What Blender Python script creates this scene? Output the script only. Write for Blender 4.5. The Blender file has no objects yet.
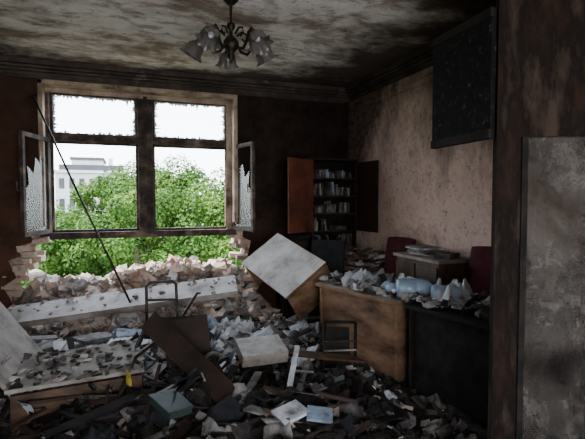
import bpy, math, random
from mathutils import Vector, Matrix, Euler, noise
R=random.Random(7)
sc=bpy.context.scene
# ------------------------------------------------------------ materials
def new_mat(name):
    m=bpy.data.materials.new(name); m.use_nodes=True
    nt=m.node_tree; b=nt.nodes['Principled BSDF']
    return m,nt,b
def ramp(nt,fac,stops,interp='LINEAR'):
    r=nt.nodes.new('ShaderNodeValToRGB'); r.color_ramp.interpolation=interp
    e=r.color_ramp.elements
    while len(e)<len(stops): e.new(0.5)
    for i,(p,c) in enumerate(stops):
        e[i].position=p; e[i].color=(c[0],c[1],c[2],1)
    nt.links.new(fac,r.inputs['Fac']); return r.outputs['Color']
def nz(nt,scale,detail=6,rough=.6,dist=0,stretch=None):
    tc=nt.nodes.new('ShaderNodeTexCoord'); n=nt.nodes.new('ShaderNodeTexNoise')
    n.inputs['Scale'].default_value=scale; n.inputs['Detail'].default_value=detail
    n.inputs['Roughness'].default_value=rough; n.inputs['Distortion'].default_value=dist
    if stretch:
        mp=nt.nodes.new('ShaderNodeMapping'); mp.inputs['Scale'].default_value=stretch
        nt.links.new(tc.outputs['Object'],mp.inputs['Vector']); nt.links.new(mp.outputs['Vector'],n.inputs['Vector'])
    else: nt.links.new(tc.outputs['Object'],n.inputs['Vector'])
    return n.outputs['Fac']
def math_(nt,op,a,b=None,clamp=False):
    n=nt.nodes.new('ShaderNodeMath'); n.operation=op; n.use_clamp=clamp
    for i,v in enumerate((a,b)):
        if v is None: continue
        if isinstance(v,(int,float)): n.inputs[i].default_value=v
        else: nt.links.new(v,n.inputs[i])
    return n.outputs[0]
def mixc(nt,f,a,b,mode='MIX'):
    n=nt.nodes.new('ShaderNodeMix'); n.data_type='RGBA'; n.blend_type=mode
    if isinstance(f,(int,float)): n.inputs[0].default_value=f
    else: nt.links.new(f,n.inputs[0])
    for i,v in ((6,a),(7,b)):
        if isinstance(v,tuple): n.inputs[i].default_value=(v[0],v[1],v[2],1)
        else: nt.links.new(v,n.inputs[i])
    return n.outputs[2]
def bump(nt,b,h,strength=.4,dist=.02):
    n=nt.nodes.new('ShaderNodeBump'); n.inputs['Strength'].default_value=strength; n.inputs['Distance'].default_value=dist
    nt.links.new(h,n.inputs['Height']); nt.links.new(n.outputs['Normal'],b.inputs['Normal'])
def sep(nt):
    tc=nt.nodes.new('ShaderNodeTexCoord'); s=nt.nodes.new('ShaderNodeSeparateXYZ')
    nt.links.new(tc.outputs['Object'],s.inputs[0]); return s.outputs
def M(name,c1,c2=None,c3=None,scale=6,rough=.8,bmp=.3,stretch=None,metal=0,lo=.35,hi=.65,spec=.2):
    m,nt,b=new_mat(name)
    if c2 is None: c2=tuple(x*.7 for x in c1)
    st=[(lo,c1),(hi,c2)] if c3 is None else [(lo,c1),((lo+hi)/2,c2),(hi,c3)]
    f=nz(nt,scale,8,.65,0,stretch)
    nt.links.new(ramp(nt,f,st),b.inputs['Base Color'])
    b.inputs['Roughness'].default_value=rough; b.inputs['Metallic'].default_value=metal
    b.inputs['Specular IOR Level'].default_value=spec
    if bmp: bump(nt,b,nz(nt,scale*5,6,.7),bmp,.01)
    return m
CHAR=M('charred_black',(.008,.0072,.0065),(.024,.019,.016),scale=9,rough=.8,bmp=.6,spec=.15)
SPECK=M('blistered_black_paint',(.006,.006,.006),(.014,.012,.011),(.15,.14,.13),scale=26,rough=.8,bmp=.6,spec=.1,lo=.48,hi=.74)
SOOTM=M('sooty_metal',(.02,.018,.016),(.07,.05,.035),scale=20,rough=.45,metal=.5)
BRONZE=M('sooty_bronze',(.04,.028,.018),(.012,.010,.009),scale=20,rough=.4,metal=.6)
WOOD=M('brown_laminate',(.23,.135,.08),(.14,.078,.044),(.035,.023,.016),scale=3,rough=.55,bmp=.15,stretch=(1,1,2.5),lo=.38,hi=.68)
WOODSOOT=M('sooty_laminate',(.13,.075,.045),(.06,.035,.022),(.015,.012,.01),scale=3.2,rough=.5,bmp=.2,lo=.35,hi=.68)
REDWOOD=M('reddish_wood',(.145,.048,.028),(.09,.03,.018),(.02,.011,.009),scale=3,rough=.55,bmp=.1,lo=.4,hi=.68)
DKWOOD=M('dark_wood',(.045,.024,.016),(.016,.011,.009),scale=5,rough=.6)
POSTM=M('charred_door_frame',(.03,.016,.011),(.009,.006,.005),(.05,.033,.024),scale=7,rough=.8,bmp=.5,stretch=(1,1,.3),spec=.1)
WHITEP=M('dirty_white_board',(.60,.585,.57),(.43,.41,.385),(.17,.14,.12),scale=3.5,rough=.7,bmp=.25,lo=.38,hi=.72)
BEIGEB=M('dusty_beige_board',(.34,.31,.28),(.23,.195,.165),(.07,.055,.045),scale=4,rough=.75,bmp=.3,lo=.35,hi=.70)
PAPER=M('scorched_paper',(.68,.70,.74),(.42,.42,.43),(.10,.09,.085),scale=7,rough=.8,bmp=.2,lo=.4,hi=.68)
DUST=M('ash_grey_debris',(.31,.295,.28),(.165,.15,.14),(.045,.04,.035),scale=8,rough=.9,bmp=.5,lo=.35,hi=.68)
BLUEP=M('faded_blue_paper',(.28,.38,.52),(.22,.26,.32),(.06,.06,.065),scale=8,rough=.7,bmp=.2)
GREENP=M('dark_green_cover',(.018,.04,.034),(.05,.06,.058),scale=8,rough=.5,bmp=.1)
YELLOWP=M('yellow_plastic',(.5,.38,.05),(.2,.15,.04),scale=12,rough=.5,bmp=.05)
REDP=M('red_cover',(.12,.03,.025),(.06,.02,.018),scale=8,rough=.6,bmp=.1)
BRICK=M('broken_brick',(.36,.20,.14),(.48,.38,.31),(.20,.135,.105),scale=4,rough=.9,bmp=.6)
CONC=M('plaster_chunk',(.48,.44,.40),(.31,.27,.24),(.13,.11,.095),scale=6,rough=.95,bmp=.6,lo=.35,hi=.7)
DKCONC=M('sooty_chunk',(.13,.115,.105),(.055,.048,.043),(.02,.018,.016),scale=6,rough=.95,bmp=.6)
MAROON=M('maroon_fabric',(.10,.016,.025),(.05,.012,.016),scale=8,rough=.85)
BLACKF=M('black_fabric',(.012,.012,.014),(.028,.028,.03),scale=8,rough=.8)
STONE=M('facade_stone',(.55,.55,.54),(.46,.45,.44),scale=.5,rough=.9,bmp=0)
DKROOF=M('roof_metal',(.07,.07,.075),(.05,.05,.055),scale=.5,rough=.7,bmp=0)
GRASS=M('grass',(.03,.07,.012),(.05,.1,.02),scale=.5,rough=.95,bmp=0)
BARK=M('bark',(.1,.07,.05),(.05,.035,.025),scale=4,rough=.95)
FRAME=M('scorched_window_paint',(.20,.145,.11),(.075,.054,.041),(.025,.018,.015),scale=5,rough=.75,bmp=.4,lo=.33,hi=.60)
SURR=M('scorched_beige_casing',(.48,.38,.29),(.32,.235,.17),(.07,.05,.036),scale=3.4,rough=.85,bmp=.4,lo=.38,hi=.68)
SHARD=M('broken_glass_edge',(.75,.77,.8),(.5,.5,.5),scale=9,rough=.3,bmp=.1)

def plaster_right():
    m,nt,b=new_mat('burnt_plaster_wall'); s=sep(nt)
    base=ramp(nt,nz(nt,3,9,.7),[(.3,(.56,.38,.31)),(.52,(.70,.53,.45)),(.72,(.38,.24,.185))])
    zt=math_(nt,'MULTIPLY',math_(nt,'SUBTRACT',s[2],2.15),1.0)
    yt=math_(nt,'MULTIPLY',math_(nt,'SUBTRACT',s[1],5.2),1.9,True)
    ys=math_(nt,'MULTIPLY',math_(nt,'SUBTRACT',4.1,s[1]),.35,True)  # soot eased mid-wall, which paints in the patch lit by the window
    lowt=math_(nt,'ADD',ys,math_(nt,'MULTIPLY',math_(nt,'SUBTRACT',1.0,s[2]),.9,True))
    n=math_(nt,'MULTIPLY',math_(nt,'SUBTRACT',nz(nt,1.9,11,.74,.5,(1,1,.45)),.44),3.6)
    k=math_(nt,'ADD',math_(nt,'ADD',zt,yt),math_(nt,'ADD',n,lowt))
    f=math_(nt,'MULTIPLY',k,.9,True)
    soot_and_shade=ramp(nt,nz(nt,12,8,.75),[(.4,(.06,.042,.034)),(.62,(.20,.145,.115))])
    c=mixc(nt,f,base,soot_and_shade)
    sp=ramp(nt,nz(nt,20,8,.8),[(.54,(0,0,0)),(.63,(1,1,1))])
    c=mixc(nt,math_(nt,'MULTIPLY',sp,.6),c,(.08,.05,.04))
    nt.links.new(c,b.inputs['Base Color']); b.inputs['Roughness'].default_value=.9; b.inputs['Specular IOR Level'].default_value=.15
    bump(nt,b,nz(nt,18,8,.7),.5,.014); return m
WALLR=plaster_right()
def burnt_back():
    m,nt,b=new_mat('charred_wall'); s=sep(nt)
    dark=ramp(nt,nz(nt,4,9,.7),[(.35,(.011,.008,.007)),(.7,(.038,.025,.019))])
    brown=ramp(nt,nz(nt,3,9,.7),[(.35,(.16,.068,.04)),(.65,(.06,.03,.02))])
    n=math_(nt,'SUBTRACT',nz(nt,1.8,8,.65),.5)
    a=math_(nt,'ADD',math_(nt,'SUBTRACT',1.35,s[2]),math_(nt,'MULTIPLY',n,4))
    lx=math_(nt,'MULTIPLY',math_(nt,'SUBTRACT',-.5,s[0]),.6,True)
    f=math_(nt,'ADD',math_(nt,'MULTIPLY',a,.6,True),lx,True)
    c=mixc(nt,math_(nt,'MULTIPLY',f,.75),dark,brown)
    nt.links.new(c,b.inputs['Base Color']); b.inputs['Roughness'].default_value=.9; b.inputs['Specular IOR Level'].default_value=.08
    bump(nt,b,nz(nt,16,8,.7),.5,.015); return m
WALLB=burnt_back()
def reveal():
    m,nt,b=new_mat('reveal_plaster_brick'); s=sep(nt)
    pl=ramp(nt,nz(nt,4,8,.65),[(.35,(.55,.46,.37)),(.58,(.40,.31,.24)),(.72,(.12,.09,.07))])
    br=ramp(nt,nz(nt,9,6,.6),[(.35,(.36,.2,.14)),(.6,(.5,.4,.32))])
    f=math_(nt,'MULTIPLY',math_(nt,'SUBTRACT',1.3,s[2]),6,True)
    nt.links.new(mixc(nt,f,pl,br),b.inputs['Base Color']); b.inputs['Roughness'].default_value=.9
    bump(nt,b,nz(nt,20,8,.7),.6,.02); return m
REVEAL=reveal()
def ceil_mat():
    m,nt,b=new_mat('sooty_ceiling'); s=sep(nt)
    base=ramp(nt,nz(nt,1.15,13,.66,.3,(.75,1.3,1)),[(.32,(.13,.095,.072)),(.41,(.33,.27,.22)),(.47,(.66,.61,.55)),(.57,(.80,.77,.73)),(.64,(.36,.29,.23))])  # pale tones lifted to paint in window bounce; the soot is real
    mid=ramp(nt,nz(nt,3.4,10,.72,.4,(.7,1.3,1)),[(.50,(0,0,0)),(.60,(1,1,1))])
    base=mixc(nt,math_(nt,'MULTIPLY',mid,.6),base,(.15,.11,.085))
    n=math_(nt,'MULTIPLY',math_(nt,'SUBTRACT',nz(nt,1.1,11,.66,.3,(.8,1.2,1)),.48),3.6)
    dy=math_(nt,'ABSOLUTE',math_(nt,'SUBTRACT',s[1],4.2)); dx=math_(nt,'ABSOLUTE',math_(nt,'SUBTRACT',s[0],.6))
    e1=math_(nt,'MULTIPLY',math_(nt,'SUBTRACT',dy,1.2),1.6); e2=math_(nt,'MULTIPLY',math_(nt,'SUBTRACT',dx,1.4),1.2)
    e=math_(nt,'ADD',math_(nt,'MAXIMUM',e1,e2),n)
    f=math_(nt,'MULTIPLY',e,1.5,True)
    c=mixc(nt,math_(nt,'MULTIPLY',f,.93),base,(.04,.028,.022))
    sp=ramp(nt,nz(nt,12,8,.8,.2),[(.57,(0,0,0)),(.63,(1,1,1))])
    c=mixc(nt,math_(nt,'MULTIPLY',sp,.65),c,(.08,.06,.048))
    nt.links.new(c,b.inputs['Base Color']); b.inputs['Roughness'].default_value=.9; b.inputs['Specular IOR Level'].default_value=.15
    bump(nt,b,nz(nt,10,8,.7),.5,.02); return m
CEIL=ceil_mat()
CORN=M('sooty_cornice',(.08,.06,.048),(.03,.023,.018),(.22,.175,.14),scale=4,rough=.8,bmp=.4,lo=.4,hi=.82)
def glassmat():
    m,nt,b=new_mat('smoked_dirty_glass')
    out=nt.nodes['Material Output']
    tr=nt.nodes.new('ShaderNodeBsdfTransparent'); tr.inputs[0].default_value=(.6,.56,.52,1)
    c=ramp(nt,nz(nt,3.4,10,.78,.3,(1,1,.5)),[(.38,(.02,.017,.015)),(.5,(.10,.085,.075)),(.66,(.18,.158,.14))])
    nt.links.new(c,b.inputs['Base Color']); b.inputs['Roughness'].default_value=.55; b.inputs['Specular IOR Level'].default_value=.12
    f=ramp(nt,nz(nt,2.6,10,.8,.4),[(.40,(.20,.20,.20)),(.60,(.78,.78,.78))])
    mx=nt.nodes.new('ShaderNodeMixShader'); nt.links.new(f,mx.inputs[0])
    nt.links.new(tr.outputs[0],mx.inputs[1]); nt.links.new(b.outputs[0],mx.inputs[2])
    nt.links.new(mx.outputs[0],out.inputs[0]); return m
DGLASS=glassmat()
def sheer(name,col,amt,rough=.25):
    m,nt,b=new_mat(name); out=nt.nodes['Material Output']
    tr=nt.nodes.new('ShaderNodeBsdfTransparent')
    b.inputs['Base Color'].default_value=(*col,1); b.inputs['Roughness'].default_value=rough
    mx=nt.nodes.new('ShaderNodeMixShader'); mx.inputs[0].default_value=amt
    nt.links.new(tr.outputs[0],mx.inputs[1]); nt.links.new(b.outputs[0],mx.inputs[2])
    nt.links.new(mx.outputs[0],out.inputs[0]); return m
SASHGL=sheer('dusty_pane_glass',(.20,.205,.21),.5)
PLASTIC=sheer('clear_crumpled_plastic',(.50,.52,.54),.68)
BLUEPL=sheer('water_bottle_plastic',(.36,.48,.62),.65,.15)
SHADE=sheer('sooty_frosted_glass',(.10,.09,.082),.93,.22)
def leafmat():
    m,nt,b=new_mat('tree_leaves'); out=nt.nodes['Material Output']
    c=ramp(nt,nz(nt,1.0,5,.7),[(.3,(.012,.04,.005)),(.5,(.045,.105,.012)),(.7,(.13,.21,.035))])
    nt.links.new(c,b.inputs['Base Color']); b.inputs['Roughness'].default_value=.6; b.inputs['Specular IOR Level'].default_value=.15
    tl=nt.nodes.new('ShaderNodeBsdfTranslucent'); nt.links.new(c,tl.inputs[0])
    mx=nt.nodes.new('ShaderNodeMixShader'); mx.inputs[0].default_value=.25
    nt.links.new(b.outputs[0],mx.inputs[1]); nt.links.new(tl.outputs[0],mx.inputs[2])
    nt.links.new(mx.outputs[0],out.inputs[0]); return m
LEAF=leafmat()
def floor_mat():
    m,nt,b=new_mat('burnt_parquet'); 
    tc=nt.nodes.new('ShaderNodeTexCoord'); br=nt.nodes.new('ShaderNodeTexBrick')
    br.inputs['Scale'].default_value=3; br.inputs['Color1'].default_value=(.05,.035,.025,1); br.inputs['Color2'].default_value=(.03,.022,.018,1); br.inputs['Mortar'].default_value=(.01,.01,.01,1)
    nt.links.new(tc.outputs['Object'],br.inputs['Vector']); nt.links.new(br.outputs['Color'],b.inputs['Base Color'])
    b.inputs['Roughness'].default_value=.7; return m
FLOORM=floor_mat()
def ash_mat():
    m,nt,b=new_mat('ash_and_rubble'); s=sep(nt)
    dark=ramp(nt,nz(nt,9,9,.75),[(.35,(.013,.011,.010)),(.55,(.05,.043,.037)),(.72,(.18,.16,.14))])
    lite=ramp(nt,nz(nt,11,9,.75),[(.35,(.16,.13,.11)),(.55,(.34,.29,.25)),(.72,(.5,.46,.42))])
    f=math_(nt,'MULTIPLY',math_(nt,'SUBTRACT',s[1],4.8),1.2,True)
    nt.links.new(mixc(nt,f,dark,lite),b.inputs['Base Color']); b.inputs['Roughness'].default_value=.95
    bump(nt,b,nz(nt,25,8,.8),.9,.03); return m
ASH=ash_mat()

# ------------------------------------------------------------ mesh builder
class B:
    def __init__(s): s.v=[];s.f=[];s.m=[];s.mats=[];s.sm=[]
    def mi(s,m):
        if m not in s.mats: s.mats.append(m)
        return s.mats.index(m)
    def add(s,vs,fs,mat,smooth=False):
        o=len(s.v); s.v+= [tuple(v) for v in vs]; i=s.mi(mat)
        for f in fs: s.f.append(tuple(o+k for k in f)); s.m.append(i); s.sm.append(smooth)
    def box(s,c,size,mat,rot=None,jit=0):
        vs=[]; rm=rot if rot is not None else Matrix.Identity(3)
        for x in(-.5,.5):
            for y in(-.5,.5):
                for z in(-.5,.5):
                    p=Vector((x*size[0],y*size[1],z*size[2]))
                    if jit: p=Vector(a*(1+R.uniform(-jit,jit)) for a in p)
                    vs.append(rm@p+Vector(c))
        s.add(vs,[(0,1,3,2),(4,6,7,5),(0,4,5,1),(2,3,7,6),(0,2,6,4),(1,5,7,3)],mat)
    def bb(s,a,b,mat):
        s.box([(a[i]+b[i])/2 for i in range(3)],[abs(b[i]-a[i]) for i in range(3)],mat)
    def board(s,p,e1,e2,t,mat,edge=None):
        p,e1,e2=Vector(p),Vector(e1),Vector(e2); n=e1.cross(e2).normalized()*t
        vs=[p,p+e1,p+e1+e2,p+e2]; vs=vs+[v-n for v in vs]
        s.add(vs,[(0,1,2,3)],mat)
        s.add(vs,[(7,6,5,4),(0,4,5,1),(1,5,6,2),(2,6,7,3),(3,7,4,0)],edge or mat)
    def lathe(s,prof,seg,mat,mx=None,scallop=0,n=8):
        mx=mx or Matrix.Identity(4); vs=[];fs=[]
        L=len(prof)
        for j,(r,z) in enumerate(prof):
            for k in range(seg):
                a=2*math.pi*k/seg; rr=r*(1+scallop*(j/(L-1))**2*math.cos(n*a))
                vs.append(mx@Vector((rr*math.cos(a),rr*math.sin(a),z)))
        for j in range(L-1):
            for k in range(seg):
                k2=(k+1)%seg; fs.append((j*seg+k,j*seg+k2,(j+1)*seg+k2,(j+1)*seg+k))
        s.add(vs,fs,mat,True)
    def tube(s,pts,r,mat,seg=8):
        pts=[Vector(p) for p in pts]; vs=[];fs=[]
        for i,p in enumerate(pts):
            d=(pts[min(i+1,len(pts)-1)]-pts[max(i-1,0)]).normalized()
            u=d.cross(Vector((0,0,1))); 
            if u.length<.05: u=d.cross(Vector((1,0,0)))
            u.normalize(); w=d.cross(u)
            rr=r[i] if isinstance(r,(list,tuple)) else r
            for k in range(seg):
                a=2*math.pi*k/seg; vs.append(p+u*math.cos(a)*rr+w*math.sin(a)*rr)
        for i in range(len(pts)-1):
            for k in range(seg):
                k2=(k+1)%seg; fs.append((i*seg+k,i*seg+k2,(i+1)*seg+k2,(i+1)*seg+k))
        fs.append(tuple(range(seg))[::-1]); fs.append(tuple((len(pts)-1)*seg+k for k in range(seg)))
        s.add(vs,fs,mat,True)
    def sheet(s,c,w,l,mat,rot,bend=.2,n=4,crump=0):
        vs=[];fs=[]; ph=R.uniform(0,6); q=Vector((R.uniform(0,50),R.uniform(0,50),0))
        for i in range(n+1):
            for j in range(n+1):
                x=(i/n-.5);y=(j/n-.5)
                rg=1
                if n>10:
                    a=math.atan2(y,x); rg=.8+.35*noise.noise(Vector((math.cos(a)*2,math.sin(a)*2,0))+q)
                    mxx=max(abs(x),abs(y)); 
                    if mxx>0: rg*= (1-.28*(min(abs(x),abs(y))/mxx))
                z=bend*w*(math.sin(x*3+ph)*.4+y*y*math.cos(ph))
                if crump: z+=crump*noise.noise(Vector((x*w,y*l,0))*7+q)+crump*.8*abs(noise.noise(Vector((x*w,y*l,0))*14+q))
                if n>10: z-=crump*1.2*max(abs(x),abs(y))
                vs.append(rot@Vector((x*w*rg,y*l*rg,z))+Vector(c))
        for i in range(n):
            for j in range(n):
                a=i*(n+1)+j; fs.append((a,a+n+1,a+n+2,a+1))
        s.add(vs,fs,mat,n>10)
    def done(s,name,bevel=0,loc=None,rot=None):
        me=bpy.data.meshes.new(name); me.from_pydata(s.v,[],s.f); 
        for m in s.mats: me.materials.append(m)
        me.polygons.foreach_set('material_index',s.m); me.polygons.foreach_set('use_smooth',s.sm); me.update()
        o=bpy.data.objects.new(name,me); sc.collection.objects.link(o)
        if loc: o.location=loc
        if rot: o.rotation_euler=rot
        if bevel:
            md=o.modifiers.new('Bevel','BEVEL'); md.width=bevel; md.segments=2; md.limit_method='ANGLE'
        return o
def RM(x,y,z): return Euler((x,y,z)).to_matrix()
def rrot(t=1.0): return RM(R.uniform(-t,t),R.uniform(-t,t),R.uniform(0,6.28))

XL,XR,YB,H=-1.6,3.08,6.0,3.2
# ------------------------------------------------------------ room shell
import bmesh
def back_wall():
    bm=bmesh.new()
    outer=[(XL-.3,-.2),(XR+.3,-.2),(XR+.3,H+.2),(XL-.3,H+.2)]
    hole=[(-.92,3.0),(1.40,3.0),(1.40,1.28),(1.50,1.24),(1.48,1.1),(1.60,1.04),(1.55,.84),(1.66,.8),(1.60,.56),(1.72,.5),(1.66,.3),(1.74,.1),
          (-1.3,.1),(-1.36,.3),(-1.24,.4),(-1.34,.6),(-1.2,.7),(-1.28,.9),(-1.14,.95),(-1.2,1.06),(-1.04,1.1),(-1.0,1.22),(-.92,1.28)]
    es=[]
    for loop in(outer,hole):
        vs=[bm.verts.new((x,YB,z)) for x,z in loop]
        es+=[bm.edges.new((vs[i],vs[(i+1)%len(vs)])) for i in range(len(vs))]
    bmesh.ops.triangle_fill(bm,edges=es,use_beauty=True)
    ext=bmesh.ops.extrude_face_region(bm,geom=bm.faces[:])
    for g in ext['geom']:
        if isinstance(g,bmesh.types.BMVert): g.co.y+=.42
    bmesh.ops.recalc_face_normals(bm,faces=bm.faces[:])
    for f in bm.faces: f.material_index=0 if abs(f.normal.y)>.9 and f.calc_center_median().y<YB+.1 else 1
    me=bpy.data.meshes.new('wall_back'); bm.to_mesh(me); me.materials.append(WALLB); me.materials.append(REVEAL)
    o=bpy.data.objects.new('wall_back',me); sc.collection.objects.link(o)
back_wall()
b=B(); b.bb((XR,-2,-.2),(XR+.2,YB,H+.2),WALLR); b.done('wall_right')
b=B(); b.bb((XL-.2,-2,-.2),(XL,YB,H+.2),WALLB); b.done('wall_left')
b=B(); b.bb((XL,-2,-.2),(XR,YB+.42,0),FLOORM); b.done('floor')
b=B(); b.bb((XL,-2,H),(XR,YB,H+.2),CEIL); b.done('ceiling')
b=B(); b.bb((XL,-2.2,-.2),(-.9,-2,H),WALLB); b.bb((1.9,-2.2,-.2),(XR,-2,H),WALLB); b.bb((-.9,-2.2,2.6),(1.9,-2,H),WALLB); b.done('wall_front')
b=B()
for d,z0,z1 in((.13,3.14,3.2),(.10,3.105,3.135),(.075,3.07,3.1),(.05,3.02,3.065)):
    b.bb((XL,YB-d,z0),(XR,YB,z1),CORN)
b.box((.7,YB-.02,3.08),(4.6,.03,.16),CORN)
b.done('trim_1',.006)
b=B()
for d,z0,z1 in((.13,3.14,3.2),(.10,3.105,3.135),(.075,3.07,3.1),(.05,3.02,3.065),(.03,2.93,2.96),(.02,2.86,2.88)):
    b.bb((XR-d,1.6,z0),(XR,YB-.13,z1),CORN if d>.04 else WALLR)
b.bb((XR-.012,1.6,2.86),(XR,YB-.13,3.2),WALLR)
b.done('trim_2',.006)
b=B(); b.bb((-2.2,YB+.42,-.2),(2.6,YB+1.5,0),CONC); b.done('balcony_slab')

# ------------------------------------------------------------ window
def window():
    b=B(); y0,y1=YB+.16,YB+.26
    x0,x1,zb,zt,zm,xm=-.92,1.40,1.17,3.0,2.36,.25
    b.bb((x0-.02,YB-.015,1.30),(x0+.03,YB+.15,zt),SURR); b.bb((x1-.03,YB-.012,1.30),(x1+.02,YB+.15,zt),SURR)
    b.bb((x0-.02,YB-.015,zt-.05),(x1+.02,YB+.15,zt+.015),SURR)
    b.bb((x0,y0-.012,zt-.11),(x1,y0,zt-.05),SURR); b.bb((x1-.10,y0-.012,1.2),(x1-.03,y0,zt-.11),SURR)
    b.bb((x0,y0,zb),(x0+.07,y1,zt),FRAME); b.bb((x1-.07,y0,zb),(x1,y1,zt),FRAME)
    b.bb((x0,y0,zt-.08),(x1,y1,zt),FRAME); b.bb((x0-.05,y0-.02,zb-.05),(x1+.05,y1+.02,zb+.03),FRAME)
    b.bb((x0+.07,y0,zm-.035),(x1-.07,y1,zm+.035),FRAME); b.bb((xm-.09,y0-.01,zb),(xm+.09,y1,zt-.08),FRAME)
    b.bb((xm-.025,y0-.03,zb),(xm+.025,y0-.01,zt-.08),FRAME)
    for a,c,lo,hi in((x0+.07,xm-.09,zm+.035,zt-.08),(xm+.09,x1-.07,zm+.035,zt-.08),(x0+.07,xm-.09,zb+.03,zm-.035),(xm+.09,x1-.07,zb+.03,zm-.035)):
        t=.03; yy=y1-.03
        b.bb((a,yy,lo),(a+t,y1+.02,hi),FRAME); b.bb((c-t,yy,lo),(c,y1+.02,hi),FRAME)
        b.bb((a,yy,lo),(c,y1+.02,lo+t),FRAME); b.bb((a,yy,hi-t),(c,y1+.02,hi),FRAME)
        if lo>2:
            ym=(yy+y1)/2+.02
            def jag(p,q,inw):
                n=26; prev=None
                for i in range(n):
                    t0=i/n;t1=(i+1)/n; u=R.uniform(.008,.05) if R.random()<.75 else R.uniform(.04,.1)
                    A=Vector(p).lerp(Vector(q),t0);Bq=Vector(p).lerp(Vector(q),t1); C=A.lerp(Bq,R.uniform(.2,.8))+Vector(inw)*u
                    D=prev or A+Vector(inw)*.01
                    E=Bq+Vector(inw)*R.uniform(.005,.03)
                    b.add([A,Bq,E,C,D],[(0,1,2,3,4)],SHARD); prev=E
            a2,c2,l2,h2=a+t,c-t,lo+t,hi-t
            jag((a2,ym,h2),(c2,ym,h2),(0,0,-1)); jag((a2,ym,l2),(c2,ym,l2),(0,0,.6))
            jag((a2,ym,l2),(a2,ym,h2),(1,0,0)); jag((c2,ym,l2),(c2,ym,h2),(-1,0,0))
    b.done('window_1',.004)
window()
def sash(hx,hy,ex,ey,name):
    b=B(); p=Vector((hx,hy,1.2)); d=Vector((ex-hx,ey-hy,0)); L=d.length; d.normalize(); z=Vector((0,0,1)); Ht=1.14; w=.05; t=.04
    b.board(p,d*w,z*Ht,t,FRAME); b.board(p+d*(L-w),d*w,z*Ht,t,FRAME)
    b.board(p+d*w,d*(L-2*w),z*w,t,FRAME); b.board(p+d*w+z*(Ht-w),d*(L-2*w),z*w,t,FRAME)
    n=d.cross(z).normalized()*.02
    q=p+d*w+z*w-n
    W=L-2*w;T=Ht-2*w
    pts=[(0,0),(W,0),(W,T*.45),(W*.8,T*.5),(W*.86,T*.7),(W*.6,T*.62),(W*.5,T*.8),(W*.3,T*.74),(W*.2,T),(0,T)]
    b.add([q+d*x+z*y for x,y in pts],[tuple(range(len(pts)))],SASHGL)
    b.tube([p+d*(L-.03)+z*.5-n*-.5,p+d*(L-.03)+z*.5+n*2.5,p+d*(L-.03)+z*.6+n*2.5],.008,SOOTM)
    b.done(name,.004)
sash(-.88,6.13,-1.06,5.56,'window_sash')
sash(1.37,6.13,1.50,5.54,'window_sash')
# ------------------------------------------------------------ terrain of debris
def hgt(x,y):
    wm=1/(1+math.exp(-(x+1.35)*9))/(1+math.exp((x-1.75)*9))
    amp=.50+.10*math.exp(-((x-.5)/.7)**2)-.08*math.exp(-((x+.55)/.35)**2)
    h=.05+amp*math.exp(-((y-6.35)/.62)**2)*wm
    h+=.17*math.exp(-((x-.8)/1.0)**2-((y-4.2)/.7)**2)+.12*math.exp(-((x+.4)/.8)**2-((y-3.9)/.8)**2)
    h+=.10*math.exp(-((x-1.2)/.9)**2-((y-2.9)/.5)**2)
    v=Vector((x,y,0)); k=.12*noise.noise(v*2.3)+.09*noise.noise(v*6)+.04*noise.noise(v*15)
    if x>1.9 and y<6: h*=.6;k*=.5
    return max(.015,h+k)
def terr(x0,x1,y0,y1,n,m,name,mat,wall_clip=False):
    vs=[];fs=[]
    for i in range(n+1):
        for j in range(m+1):
            x=x0+(x1-x0)*i/n;y=y0+(y1-y0)*j/m; vs.append((x,y,hgt(x,y)))
    for i in range(n):
        for j in range(m):
            a=i*(m+1)+j; fs.append((a,a+m+1,a+m+2,a+1))
    b=B(); b.add(vs,fs,mat,False); return b
b=terr(XL+.02,XR-.02,.9,YB-.01,140,160,'',ASH)
for i in range(7500):
    x=R.uniform(-1.5,2.2);y=R.uniform(1.9,5.9)
    if R.random()<.3: y=R.uniform(4.6,5.95);x=R.uniform(-1.3,1.7)
    far=y>5.0+.3*R.random()
    sz=.012+.05*R.random()**2.6*(1.7 if R.random()<.12 else 1)
    if far: mt=R.choice([CONC,CONC,BRICK,BRICK,DKCONC,DUST])
    elif y>3.5: mt=R.choice([CONC,DUST,DUST,DKCONC,DKCONC,CHAR,PAPER,DKCONC,BRICK])
    else: mt=R.choice([DUST,DKCONC,DKCONC,CHAR,CHAR,CHAR,CHAR,CONC] if R.random()<.7 else [DKCONC,CHAR,PAPER,DUST,BRICK])
    b.box((x,y,hgt(x,y)+sz*.3),(sz*R.uniform(.7,2.2),sz*R.uniform(.6,1.5),sz*R.uniform(.3,1)),mt,rrot(.8),.4)
b.done('rubble_debris_heap')
b=B()
T=terr(-1.28,1.7,YB-.01,YB+1.1,60,24,'',ASH); b.add(T.v,T.f,ASH)
for i in range(1100):
    x=R.uniform(-1.25,1.62);y=R.gauss(6.15,.42)
    if y<5.45 or y>7.1: continue
    if YB-.12<y<YB+.54 and (x<-1.05 or x>1.45): continue
    mt=R.choice([BRICK,BRICK,BRICK,CONC,CONC,DUST]); whole=R.random()<.22
    L=R.uniform(.16,.25) if whole else .03+.12*R.random()**1.5
    b.box((x,y,hgt(x,y)+R.uniform(-.02,.08)),(L,.11 if whole else L*R.uniform(.5,1),.065 if whole else L*R.uniform(.4,.9)),mt,rrot(.7),.12 if whole else .4)
b.done('fallen_brick_pile')
b=B()
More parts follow.
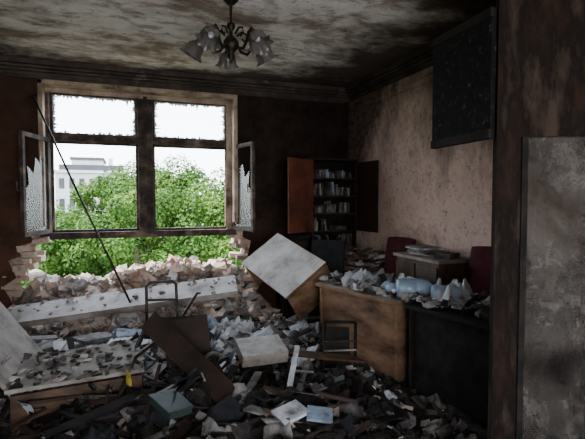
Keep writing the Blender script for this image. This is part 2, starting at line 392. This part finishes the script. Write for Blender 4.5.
for side,xs in((-1,-1.27),(1,1.63)):
    for k in range(15):
        z=.14+k*.075
        lean=(.3 if side<0 else .22)*max(0,(z-.5))/.8
        x=xs-side*(lean+R.uniform(-.09,.05))
        for y in(6.07,6.2,6.33):
            if R.random()<.8: b.box((x+R.uniform(-.05,.05),y,z),(R.uniform(.12,.26),.115,.066),BRICK,RM(R.uniform(-.12,.12),R.uniform(-.15,.15),R.uniform(-.3,.3)),.15)
b.done('broken_brick_wall_edge',.004)

b=B()
for i in range(620):
    if R.random()<.65: x=R.gauss(.95,.5);y=R.gauss(4.1,.42)
    else: x=R.uniform(-1,1.9);y=R.uniform(2.3,4.7)
    if x<-1.4 or x>2.1 or y<2.1 or y>4.72: continue
    if x>1.7 and y<4.4: continue
    s_=.05+.14*R.random()**1.8; mt=R.choice([PAPER,PAPER,PAPER,DUST,BLUEP,WHITEP,DUST,BLACKF,DKCONC])
    if y<3.6 and R.random()<.8: mt=R.choice([CHAR,DKCONC,BLACKF,DUST,CHAR])
    b.sheet((x,y,hgt(x,y)+R.uniform(.01,.09)),s_,s_*1.4,mt,rrot(.6),.8,5,.06 if R.random()<.5 else .015)
b.done('scattered_papers')
b=B()
for i in range(100):
    x=R.gauss(.5,.7);y=R.uniform(2.4,4.7)
    if x<-1.3 or x>1.65: continue
    mt=R.choice([PAPER,GREENP,BLUEP,DUST,DKWOOD,CHAR,WHITEP,BEIGEB])
    if y<3.7: mt=R.choice([CHAR,DKWOOD,DKCONC,GREENP,DUST,CHAR])
    b.box((x,y,hgt(x,y)+R.uniform(.01,.08)),(R.uniform(.10,.2),R.uniform(.14,.26),R.uniform(.010,.045)),mt,rrot(.45),.06)
b.box((.95,2.62,.27),(.20,.15,.02),PAPER,RM(.15,-.1,.3)); b.box((1.12,2.55,.26),(.16,.12,.02),BLUEP,RM(.25,.1,-.4)); b.box((.78,2.75,.25),(.12,.16,.015),DUST,RM(.1,.2,.9))
b.done('fallen_books_heap')
b=B()
for i in range(200):
    x=R.uniform(-.9,1.7);y=R.uniform(2.3,4.7)
    L=R.uniform(.12,.6); mt=R.choice([CHAR,CHAR,DKWOOD,WOODSOOT,DKWOOD,DUST])
    b.box((x,y,hgt(x,y)+R.uniform(.02,.12)),(L,R.uniform(.012,.06),R.uniform(.008,.025)),mt,rrot(.4),.1)
b.done('charred_plank_pile')

# ------------------------------------------------------------ large boards
b=B(); b.board((-1.24,5.25,.34),(2.34,-.58,.30),(.05,.36,.11),.07,WHITEP,BEIGEB); b.done('fallen_window_sill_board',.008)
b=B()
for i in range(60):
    u=R.random();v=R.random()**.5
    p=Vector((-1.24,5.25,.35))+Vector((2.34,-.58,.30))*u+Vector((.05,.36,.11))*v
    s_=R.uniform(.01,.03); b.box(p,(s_*1.5,s_,s_*.6),R.choice([CONC,CONC,DUST]),rrot(.5),.35)
for i in range(120):
    p=Vector((-.76,3.36,.365))+Vector((.87,.1,0))*R.random()+Vector((-.03,.52,.06))*R.random()
    s_=R.uniform(.01,.04); b.box(p,(s_*1.8,s_,s_*.4),R.choice([CONC,CHAR,DUST,DKCONC]),rrot(.4),.35)
b.done('plaster_crumbs')
b=B(); b.board((-.76,3.36,.36),(.87,.1,.0),(-.03,.52,.06),.03,BEIGEB)
b.board((-.73,3.38,.32),(.82,.1,0),(0,.0,-.2),.03,WOODSOOT); b.done('fallen_cabinet_door',.005)
b=B(); b.board((-.68,3.40,.26),(.05,.75,.06),(-.42,.02,.62),.03,BEIGEB)
b.tube([(-.80,3.5,.5),(-.78,3.65,.5)],.008,SOOTM); b.done('leaning_door_panel',.005)
b=B()
for i in range(36):
    b.box((R.uniform(-.85,.1),R.uniform(4.2,4.72),.20+R.uniform(0,.13)),(R.uniform(.18,.36),R.uniform(.14,.26),R.uniform(.015,.05)),R.choice([PAPER,BLUEP,PAPER,DUST,WHITEP,DUST]),rrot(.2),.05)
b.done('scattered_file_folders')
b=B()
P4=Vector((1.52,4.34,.60));e1=Vector((.47,.04,.34));e2=Vector((-.26,.84,.26)); n=e1.cross(e2).normalized()
b.board(P4,e1,e2,.03,WHITEP,WOOD)
q=P4-n*.03
b.board(q+e1*.02,e1*.96,-n*.36,.025,WOOD); 
b.board(q+e1*.02+e2*.95,e1*.96,-n*.36,.025,WOOD)
b.board(q+e1*.9+e2*.03,e2*.9,-n*.3,.02,WOOD)
b.board(q+e1*.1+e2*.3,e2*.4,-n*.2,.02,WOODSOOT)
b.done('overturned_desk',.004)
def desk(name,A,d,L,W,mt_top,mt_front,mt_in,drawers,Ht=.76):
    A=Vector(A);d=Vector(d).normalized();p=Vector((-d.y,d.x,0));
    if p.x<0:p=-p
    z=Vector((0,0,1)); b=B()
    def slab(o,a,c,h,m,e=None):
        vs=[o,o+a,o+a+c,o+c]; vs=vs+[v+z*h for v in vs]
        b.add(vs,[(3,2,1,0),(0,1,5,4),(1,2,6,5),(2,3,7,6),(3,0,4,7)],e or m); b.add(vs,[(4,5,6,7)],m)
    slab(A+z*(Ht-.035),d*L,p*W,.035,mt_top,mt_in)
    slab(A+d*.03+p*.03,d*.022,p*(W-.06),Ht-.035,mt_in); slab(A+d*(L-.05)+p*.03,d*.022,p*(W-.06),Ht-.035,mt_in)
    slab(A+d*.052+p*.05+z*.06,d*(L-.1),p*.018,Ht-.1,mt_front)
    for k in range(drawers):
        slab(A+d*(L-.5)+p*(W-.06)+z*(.1+k*.2),d*.42,p*.02,.185,mt_in)
        b.box(A+d*(L-.29)+p*(W-.03)+z*(.19+k*.2),(.03,.1,.015),SOOTM)
    return b.done(name,.004)
desk('office_desk',(1.80,4.22,0),(.28,-1.05,0),1.08,.62,BEIGEB,WOOD,WOOD,3)
desk('charred_office_desk',(2.10,3.10,0),(.22,-1.0,0),1.15,.62,CHAR,CHAR,CHAR,3)
b=B(); b.sheet((2.22,3.86,.84),.66,.5,PLASTIC,RM(.05,0,.3),.1,30,.12); b.sheet((2.12,3.70,.82),.5,.35,DUST,RM(0,.05,.8),.1,26,.08); b.sheet((2.42,3.55,.84),.45,.4,PAPER,RM(0,.1,1.8),.1,26,.10); b.done('crumpled_plastic_sheet')
b=B(); b.sheet((2.48,2.97,.87),.5,.55,PLASTIC,RM(.05,0,1.3),.1,30,.15); b.sheet((2.60,2.6,.84),.4,.5,DUST,RM(.05,0,.3),.1,26,.10); b.done('crumpled_plastic_bag')
def jug(loc,rz,s,name,m):
    b=B(); mx=Matrix.Translation(loc)@Matrix.Rotation(rz,4,'Z')@Matrix.Rotation(math.pi/2,4,'Y')@Matrix.Scale(s,4)
    b.lathe([(.0,0),(.065,.002),(.075,.02),(.075,.06),(.07,.07),(.075,.08),(.075,.13),(.07,.14),(.075,.15),(.075,.2),(.06,.24),(.028,.28),(.02,.29),(.02,.31),(0,.312)],20,m,mx); b.lathe([(0,.312),(.024,.31),(.024,.335),(0,.336)],12,WHITEP,mx); b.done(name)
jug((2.14,3.27,.855),-.35,1.1,'water_bottle',BLUEPL); jug((2.30,3.02,.85),-.5,.9,'water_bottle',BLUEPL); jug((2.2,3.50,.83),-1.9,.7,'water_bottle',BLUEPL)
b=B()
dd=Vector((.25,-.968,0)).normalized();pp=Vector((.968,.25,0))
for i in range(210):
    t=R.uniform(.03,2.1); base=Vector((1.80,4.22,0))+dd*t+pp*R.uniform(.06,.56)
    b.box((base.x,base.y,.775+R.uniform(0,.04)),(R.uniform(.02,.13),R.uniform(.02,.10),R.uniform(.008,.05)),R.choice([PAPER,CONC,DKCONC,CHAR,DUST,DUST,BEIGEB,DKCONC]),rrot(.3),.3)
for i in range(40):
    t=R.uniform(.05,2.0); base=Vector((1.80,4.22,0))+dd*t+pp*R.uniform(.1,.5)
    b.sheet((base.x,base.y,.80),.12,.18,R.choice([PAPER,DUST,DUST,DKCONC,BLUEP]),rrot(.3),.4,6,.06)
b.done('desk_clutter')
# ------------------------------------------------------------ bookcase
b=B(); x0,x1,y0,y1,zt=2.33,3.0,5.58,5.96,2.14
b.bb((x0,y0,.05),(x0+.02,y1,zt),DKWOOD); b.bb((x1-.02,y0,.05),(x1,y1,zt),DKWOOD); b.bb((x0+.02,y1-.015,.05),(x1-.02,y1,zt),CHAR)
b.bb((x0-.01,y0-.01,zt),(x1+.01,y1,zt+.025),DKWOOD); b.bb((x0,y0,0),(x1,y1,.05),DKWOOD)
sh=[.08,.5,.95,1.18,1.42,1.66,1.90]
for z in sh: b.bb((x0+.02,y0+.01,z-.018),(x1-.02,y1-.015,z),DKWOOD)
b.bb((x0+.02,y0-.015,.1),((x0+x1)/2-.003,y0+.003,.92),DKWOOD); b.bb(((x0+x1)/2+.003,y0-.015,.1),(x1-.02,y0+.003,.92),DKWOOD)
z=Vector((0,0,1))
b.board((2.33,5.57,1.18),(-.44,-.26,0),z*.95,.02,REDWOOD)
b.board((2.99,5.57,1.18),(.03,-.50,0),z*.93,.02,DKWOOD)
b.tube([(1.93,5.325,1.6),(1.93,5.30,1.6),(1.93,5.30,1.7),(1.93,5.325,1.7)],.006,SOOTM)
b.done('bookcase',.003)
b=B()
for zi,z in enumerate(sh[2:]):
    x=x0+.03
    while x<x1-.06:
        w=R.uniform(.008,.035); h=R.uniform(.07,.19)
        if zi==1 and x>2.6: h=R.uniform(.02,.07);w=.14
        if zi==4: h*=.6
        if R.random()<.82 and x+w<x1-.02: b.box((x+w/2,y0+.18+R.uniform(-.04,.02),z+h/2+.004),(w*.95,.18,h),R.choice([DUST,BEIGEB,DKCONC,DKCONC,BLUEP,BLACKF,DUST,CHAR,DKCONC]),RM(0,R.uniform(-.12,.12),0))
        x+=w+.002
b.done('books_on_shelves')
b=B(); b.bb((1.95,5.62,.0),(2.31,5.96,1.1),CHAR); b.bb((1.93,5.6,1.1),(2.32,5.97,1.13),CHAR)
for k in range(3): b.bb((1.97,5.6,.06+k*.34),(2.29,5.625,.37+k*.34),DKWOOD); b.bb((2.08,5.58,.2+k*.34),(2.18,5.6,.22+k*.34),SOOTM)
b.done('charred_drawer_cabinet',.004)
b=B(); b.bb((2.55,4.70,.76),(3.05,5.45,.79),WOOD)
for x in(2.58,3.0):
    for y in(4.73,5.4): b.bb((x,y,0),(x+.035,y+.035,.76),WOOD)
b.bb((2.60,4.73,.45),(2.62,5.4,.76),WOODSOOT); b.done('side_table',.004)
b=B()
for i in range(170):
    u=R.random(); b.box((R.uniform(2.60,3.0),R.uniform(4.76,5.4),.81+u*.20*R.random()),(R.uniform(.03,.2),R.uniform(.03,.16),R.uniform(.01,.05)),R.choice([PAPER,BEIGEB,WOOD,DKCONC,WOODSOOT,REDP,DUST,DUST]),rrot(.4),.2)
b.done('table_clutter')
b=B(); X0,X1,Y0,Y1=2.66,3.06,3.38,4.06
b.bb((X0,Y0,.04),(X1,Y1,1.02),WOODSOOT); b.bb((X0-.03,Y0-.03,1.02),(X1,Y1+.03,1.05),BEIGEB)
for k in range(2): b.bb((X0-.018,Y0+.01+k*.34,.08),(X0,Y0+.33+k*.34,.98),WOODSOOT); b.bb((X0-.03,Y0+.28+k*.08,.55),(X0-.018,Y0+.30+k*.08,.65),SOOTM)
b.bb((X0,Y0,0),(X1,Y1,.04),DKWOOD); b.done('low_office_cabinet',.004)
b=B()
for i in range(9): b.box((2.83+R.uniform(-.03,.03),3.82+R.uniform(-.03,.03),1.06+i*.009),(.21,.29,.009),R.choice([PAPER,DUST]),RM(0,0,R.uniform(-.2,.2)))
b.box((2.85,3.5,1.075),(.2,.15,.05),DKCONC,RM(0,0,.4)); b.done('paper_stack')
def visitor_chair(name,loc,rz,mat):
    b=B(); 
    def pad(c,s,rot=None,n=8):
        vs=[];fs=[];rm=rot or Matrix.Identity(3)
        for sg in(1,-1):
            for i in range(n+1):
                for j in range(n+1):
                    u=i/n*2-1;v=j/n*2-1
                    k=(1-abs(u)**6)*(1-abs(v)**6)
                    r=1-.06*(u*u*v*v)
                    vs.append(rm@Vector((u*s[0]/2*r,v*s[1]/2*r,sg*s[2]/2*(.25+.75*k)))+Vector(c))
        N=(n+1)*(n+1)
        for i in range(n):
            for j in range(n):
                a=i*(n+1)+j; fs.append((a,a+n+1,a+n+2,a+1)); fs.append((N+a,N+a+1,N+a+n+2,N+a+n+1))
        ring=[i*(n+1) for i in range(n+1)]+[n*(n+1)+j for j in range(1,n+1)]+[i*(n+1)+n for i in range(n-1,-1,-1)]+[j for j in range(n-1,0,-1)]
        for k in range(len(ring)): a,c2=ring[k],ring[(k+1)%len(ring)]; fs.append((a,N+a,N+c2,c2))
        b.add(vs,fs,mat,True)
    pad((0,0,.46),(.46,.44,.08)); pad((0,.23,.93),(.44,.5,.07),RM(math.radians(82),0,0))
    for x in(-.2,.2):
        b.tube([(x,-.2,0),(x,-.19,.42),(x,.19,.43),(x,.2,.55),(x,.24,.95)],.012,SOOTM); b.tube([(x,.2,.43),(x,.26,0)],.012,SOOTM)
    b.tube([(-.2,.21,.6),(.2,.21,.6)],.012,SOOTM)
    return b.done(name,0,loc,(0,0,rz))
visitor_chair('visitor_chair',(2.70,4.36,0),-1.35,MAROON)
visitor_chair('visitor_chair',(2.72,2.98,.02),-1.3,MAROON)
visitor_chair('visitor_chair',(2.74,2.20,0),-1.5,BLACKF)
def office_chair(name,loc,rot):
    b=B()
    b.box((0,0,.47),(.46,.46,.07),BLACKF); b.box((0,.24,.80),(.42,.05,.5),BLACKF,RM(-.12,0,0)); b.tube([(0,.05,.42),(0,.26,.42),(0,.27,.62)],.02,CHAR)
    b.tube([(0,0,.1),(0,0,.44)],.025,CHAR)
    for k in range(5):
        a=k*2*math.pi/5; b.tube([(0,0,.12),(.28*math.cos(a),.28*math.sin(a),.07)],[.025,.015],CHAR)
        b.lathe([(0,-.02),(.03,-.02),(.03,.02),(0,.02)],10,CHAR,Matrix.Translation((.28*math.cos(a),.28*math.sin(a),.03))@RM(math.pi/2,0,a).to_4x4())
    for x in(-.26,.26): b.tube([(x,.15,.47),(x,.15,.68),(x,-.14,.68),(x,-.12,.47)],.014,CHAR)
    b.done(name,.015,loc,rot)
office_chair('office_chair',(2.20,4.95,.05),(0,0,-.7))
b=B()
b.tube([(.16,4.15,.45),(.16,4.18,.84),(.19,4.18,.87),(.38,4.12,.88),(.41,4.12,.85),(.42,4.1,.45)],.014,SOOTM)
b.tube([(.16,4.15,.72),(.42,4.1,.72)],.012,SOOTM)
b.tube([(.16,4.15,.5),(-.02,3.6,.3),(-.15,3.3,.16)],.022,CHAR); b.tube([(.42,4.1,.5),(.05,3.55,.42),(-.08,3.28,.2)],.016,SOOTM)
b.board((.12,3.98,.46),(.44,-.12,.02),(.04,.16,.10),.05,BLACKF); b.board((.30,3.72,.14),(.36,-.05,.06),(-.02,.22,.42),.05,DKWOOD,CHAR)
b.tube([(.2,4.0,.42),(.25,3.9,.12)],.014,SOOTM); b.tube([(.5,3.9,.42),(.6,3.8,.12)],.014,SOOTM)
b.tube([(.42,4.1,.5),(.62,4.3,.72),(.66,4.4,.70)],.014,SOOTM)
b.done('overturned_chair',.01)
b=B(); b.board((.10,3.86,.56),(.50,-.86,-.38),(.12,.11,.10),.022,DKWOOD,WOODSOOT); b.done('fallen_shelf_plank',.003)
b=B(); b.board((.84,3.40,.38),(.38,.0,.0),(.0,.28,.06),.10,WHITEP,BEIGEB); b.done('fallen_drawer_box',.006)
b=B(); b.board((1.28,3.55,.30),(.55,-.3,-.03),(-.02,.10,.02),.02,WOODSOOT); b.board((1.05,2.9,.14),(.30,.5,.10),(.04,-.02,0),.02,DUST)
b.board((1.08,3.05,.25),(.22,.42,.13),(.035,-.02,0),.02,PAPER); b.board((-.45,2.95,.2),(.5,.25,.06),(-.03,.07,.01),.02,CHAR); b.done('broken_trim_boards')
b=B()
b.board((1.55,3.45,.05),(.20,-.10,.0),(.05,.12,.45),.03,CHAR)
for k in range(5): b.tube([(1.52+.01*k,3.38+.02*k,.12+.07*k),(1.76+.01*k,3.26+.02*k,.14+.07*k)],.008,DUST if k%2 else SOOTM)
b.tube([(1.52,3.38,.02),(1.6,3.55,.55)],.014,CHAR); b.tube([(1.75,3.27,.02),(1.84,3.43,.55)],.014,CHAR); b.tube([(1.6,3.55,.55),(1.84,3.43,.55)],.014,CHAR)
b.done('charred_chair_frame')
b=B(); b.box((.26,2.98,.27),(.18,.22,.05),GREENP,RM(.2,.1,.5),.04); b.box((.26,2.98,.30),(.20,.24,.012),GREENP,RM(.2,.1,.5),.05); b.done('plastic_document_box',.008)
b=B(); b.sheet((.00,3.30,.36),.05,.10,YELLOWP,RM(.7,.3,.4),.4,8,.06); b.done('yellow_wrapper')
b=B(); b.sheet((.2,3.1,.22),.5,.35,BLACKF,RM(.1,.1,.5),.1,24,.12); b.sheet((1.0,4.3,.38),.5,.45,PAPER,RM(.2,.1,.9),.1,28,.14); b.sheet((.7,4.4,.38),.45,.4,BLUEP,RM(-.1,.1,.2),.1,28,.12)
for x,y,m_ in((1.25,4.1,DUST),(1.1,3.85,PAPER),(.6,4.1,DUST),(.9,2.95,BLACKF),(1.3,2.9,CHAR),(-.2,2.9,BLACKF),(1.5,3.1,CHAR),(.55,2.7,DUST),(1.4,3.95,PAPER)):
    b.sheet((x,y,hgt(x,y)+.06),.4,.35,m_,RM(R.uniform(-.3,.3),R.uniform(-.3,.3),R.uniform(0,6)),.1,24,.13)
b.done('crumpled_cloth')
b=B()
for i in range(16):
    x=R.uniform(-.6,1.6);y=R.uniform(2.5,4.6); p=Vector((x,y,hgt(x,y)+.08)); pts=[p.copy()]; a=R.uniform(0,6.28)
    for k in range(9): a+=R.uniform(-.6,.6); p=p+Vector((math.cos(a)*.06,math.sin(a)*.06,0)); pts.append(Vector((p.x,p.y,hgt(p.x,p.y)+.06+.06*math.sin(k*.7+i))))
    b.tube(pts,R.choice([.004,.006,.009]),R.choice([CHAR,SOOTM,DUST]),6)
b.done('loose_wires')
b=B(); b.tube([(-.89,5.54,2.66),(-.5,5.25,1.75),(.03,4.88,.55)],.011,SOOTM); b.tube([(-.89,5.54,2.66),(-.92,5.60,2.72)],.018,SOOTM); b.done('fallen_curtain_rod')
# ------------------------------------------------------------ chandelier
b=B(); cx,cy=.80,3.58; Tm=Matrix.Translation((cx,cy,0))
b.lathe([(0,3.2),(.065,3.2),(.06,3.17),(.03,3.14),(.012,3.13),(.011,3.0),(.03,2.99),(.035,2.96),(.015,2.94),(.014,2.9),(.035,2.885),(.06,2.85),(.065,2.81),(.04,2.78),(.02,2.76),(.03,2.74),(.022,2.71),(.0,2.68)],18,BRONZE,Tm)
for k in range(5):
    a=k*2*math.pi/5+.2; c,s_=math.cos(a),math.sin(a)
    pr=[(.05,2.83),(.09,2.78),(.14,2.77),(.18,2.82),(.20,2.88),(.23,2.90),(.25,2.87)]
    b.tube([(cx+r*c,cy+r*s_,z) for r,z in pr],.012,BRONZE)
    sp=[(.05,2.90),(.09,2.94),(.13,2.93),(.14,2.89),(.11,2.87),(.095,2.89)]
    b.tube([(cx+r*c,cy+r*s_,z) for r,z in sp],.008,BRONZE)
    mx=Matrix.Translation((cx+.25*c,cy+.25*s_,2.87))@Matrix.Rotation(a,4,'Z')@Matrix.Rotation(math.radians(180-32),4,'Y')
    b.lathe([(0,-.01),(.022,-.005),(.028,.02),(.03,.03)],14,BRONZE,mx)
    b.lathe([(.022,.02),(.048,.035),(.068,.06),(.068,.09),(.072,.12),(.092,.145)],32,SHADE,mx,.16,8)
    b.lathe([(.012,.03),(.02,.05),(.024,.075),(.015,.095),(0,.1)],12,SHARD,mx)
b.done('chandelier')
# ------------------------------------------------------------ partition & doors at right
b=B(); z=Vector((0,0,1)); P=Vector((1.855,1.90,.0)); d=Vector((.82,-.52,0)).normalized(); w=.125; L=1.32; HH=H-.005
b.board(P,d*w,z*HH,.09,POSTM)
Q=P+d*w
b.board(Q+z*1.93,d*(L-w),z*.10,.07,POSTM); b.board(Q+z*2.03,d*(L-w),z*(HH-2.03),.04,POSTM,CHAR)
b.board(P+d*(L-.08),d*.1,z*1.93,.07,POSTM); b.board(Q,d*(L-w),z*.3,.06,POSTM)
nn=d.cross(z).normalized()
b.board(Q+z*.3-nn*.03,d*(L-w-.08),z*1.63,.006,DGLASS)
b.board(Q+d*.0+z*.3+nn*.012,d*.03,z*1.63,.03,CHAR)
b.done('door_1',.004)
b=B(); b.board((1.86,1.92,1.93),(.03,.53,0),z*.69,.03,SPECK)
b.board((1.84,1.92,1.93),(.03,.53,0),z*.05,.02,CHAR); b.board((1.84,1.92,2.57),(.03,.53,0),z*.05,.02,CHAR)
b.done('open_transom_sash',.003)
b=B()
for i in range(190):
    x=R.uniform(2.40,2.98);y=R.uniform(1.4,1.85); b.box((x,y,R.uniform(.08,.1+1.9*(x-2.3))),(R.uniform(.06,.2),R.uniform(.06,.16),R.uniform(.03,.09)),R.choice([CONC,PAPER,WHITEP,BEIGEB]),rrot(1),.2)
b.done('stacked_debris_heap')

# ------------------------------------------------------------ exterior
b=B(); b.box((0,80,-8.1),(300,180,.2),GRASS); b.done('ground_lawn')
def tree_mesh(seed,nl=26000):
    r=random.Random(seed); b=B()
    b.tube([(0,0,-9),(.1,0,-5),(0,.1,-2)],[.3,.22,.1],BARK)
    blobs=[]
    for i in range(34):
        a=r.uniform(0,6.28);q=r.uniform(0.3,2.8); zz=r.uniform(-4.5,.9)
        q*=1-max(0,zz+1)*.3
        blobs.append((Vector((q*math.cos(a),q*math.sin(a),zz)),r.uniform(.45,.95)))
    for i in range(9): c,_=blobs[i]; b.tube([(0,0,-4.5),c*.5+Vector((0,0,-2)),c],[.1,.06,.02],BARK,5)
    vs=[];fs=[]
    for i in range(nl):
        c,rad=r.choice(blobs); u=Vector((r.gauss(0,1),r.gauss(0,1),r.gauss(0,1))).normalized()
        p=c+u*rad*r.uniform(.7,1.12)
        n=(u+Vector((r.uniform(-.7,.7),r.uniform(-.7,.7),r.uniform(-.3,.9)))).normalized()
        t=n.orthogonal().normalized(); w=n.cross(t); a=r.uniform(0,6.28)
        t,w=t*math.cos(a)+w*math.sin(a),w*math.cos(a)-t*math.sin(a)
        s_=r.uniform(.045,.09); o=len(vs)
        vs+=[p-t*s_,p+w*s_*.6,p+t*s_,p-w*s_*.6]; fs.append((o,o+1,o+2,o+3))
    b.add(vs,fs,LEAF); o=b.done('tree'); return o
t1=tree_mesh(1); t2=tree_mesh(2)
def place(o,l,s,rz): o.location=l;o.scale=(s,s,s);o.rotation_euler=(0,0,rz)
pos=[(-6.2,17,-.4,1),(-2.6,18.5,-.6,1.05),(.9,17,.5,1),(4.3,18,.9,1.05),(7.5,19,.8,1.1),(-4.5,24,-.2,1.2),(-.2,25,1.0,1.2),(3.2,25,1.8,1.25),(-9.5,22,.2,1.1),(7.5,27,1.9,1.3),(-1.0,12.5,-2.1,.7),(2.4,12.5,-1.7,.7),(-3.6,13,-2.4,.75),(1.8,33,2.4,1.3),(-8,33,.6,1.3)]
for i,(x,y,zz,s_) in enumerate(pos):
    if i==0:o=t1
    elif i==1:o=t2
    else:
        o=bpy.data.objects.new('tree',(t1,t2)[i%2].data); sc.collection.objects.link(o)
    place(o,(x,y,zz+.45),s_,i*1.3)
b=B(); b.bb((-9.6,74,-8),(.2,86,5.6),STONE); b.bb((-9.9,73.6,5.6),(.5,86,6.0),STONE); b.bb((-9.2,75,6.0),(-.2,85,6.9),DKROOF)
b.bb((-7.6,76,6.9),(-3.2,84,7.7),STONE); b.bb((-7.8,75.8,7.7),(-3.0,84,8.1),DKROOF)
b.bb((-2.4,75.5,6.9),(-1.8,76.5,8.0),STONE)
for k in range(7):
    for j in range(4):
        b.bb((-9.1+k*1.35,73.9,3.3-j*3),(-8.4+k*1.35,74.02,4.8-j*3),DKROOF)
b.done('apartment_building')

# ------------------------------------------------------------ light
w=bpy.data.worlds.new('World'); sc.world=w; w.use_nodes=True; nt=w.node_tree
bg=nt.nodes['Background']; sky=nt.nodes.new('ShaderNodeTexSky'); sky.sky_type='NISHITA'; sky.sun_disc=False
sky.sun_elevation=math.radians(50); sky.sun_rotation=math.radians(-60)
mx=nt.nodes.new('ShaderNodeMix'); mx.data_type='RGBA'; mx.inputs[0].default_value=.6
nt.links.new(sky.outputs[0],mx.inputs[6]); mx.inputs[7].default_value=(8.9,9.6,10.6,1)
nt.links.new(mx.outputs[2],bg.inputs[0]); bg.inputs[1].default_value=1.3
sl=bpy.data.lights.new('sun','SUN'); sl.energy=20; sl.angle=.01; sl.color=(1,.94,.84)
so=bpy.data.objects.new('sun',sl); sc.collection.objects.link(so)
dirv=Vector((-.62,.12,.78)); so.rotation_euler=dirv.to_track_quat('Z','Y').to_euler()
al=bpy.data.lights.new('added_fill_light','AREA'); al.shape='RECTANGLE'; al.size=2.6; al.size_y=2.2; al.energy=55; al.color=(1,.91,.81)  # added fill light behind the camera, not a lamp of the room
ao=bpy.data.objects.new('added_fill_light',al); sc.collection.objects.link(ao); ao.location=(.1,-1.7,1.5); ao.rotation_euler=(math.radians(98),0,math.radians(-2))
pl=bpy.data.lights.new('window_portal','AREA'); pl.shape='RECTANGLE'; pl.size=3; pl.size_y=3; pl.cycles.is_portal=True
po=bpy.data.objects.new('window_portal',pl); sc.collection.objects.link(po); po.location=(.2,YB+.5,1.5); po.rotation_euler=(math.radians(-90),0,0)
# ------------------------------------------------------------ camera
cam=bpy.data.cameras.new('camera'); cam.lens=453/585*36; cam.sensor_width=36
co=bpy.data.objects.new('camera',cam); sc.collection.objects.link(co); co.location=(0,0,1.6)
co.rotation_euler=(math.radians(90-2.46),0,math.radians(-20.2)); sc.camera=co
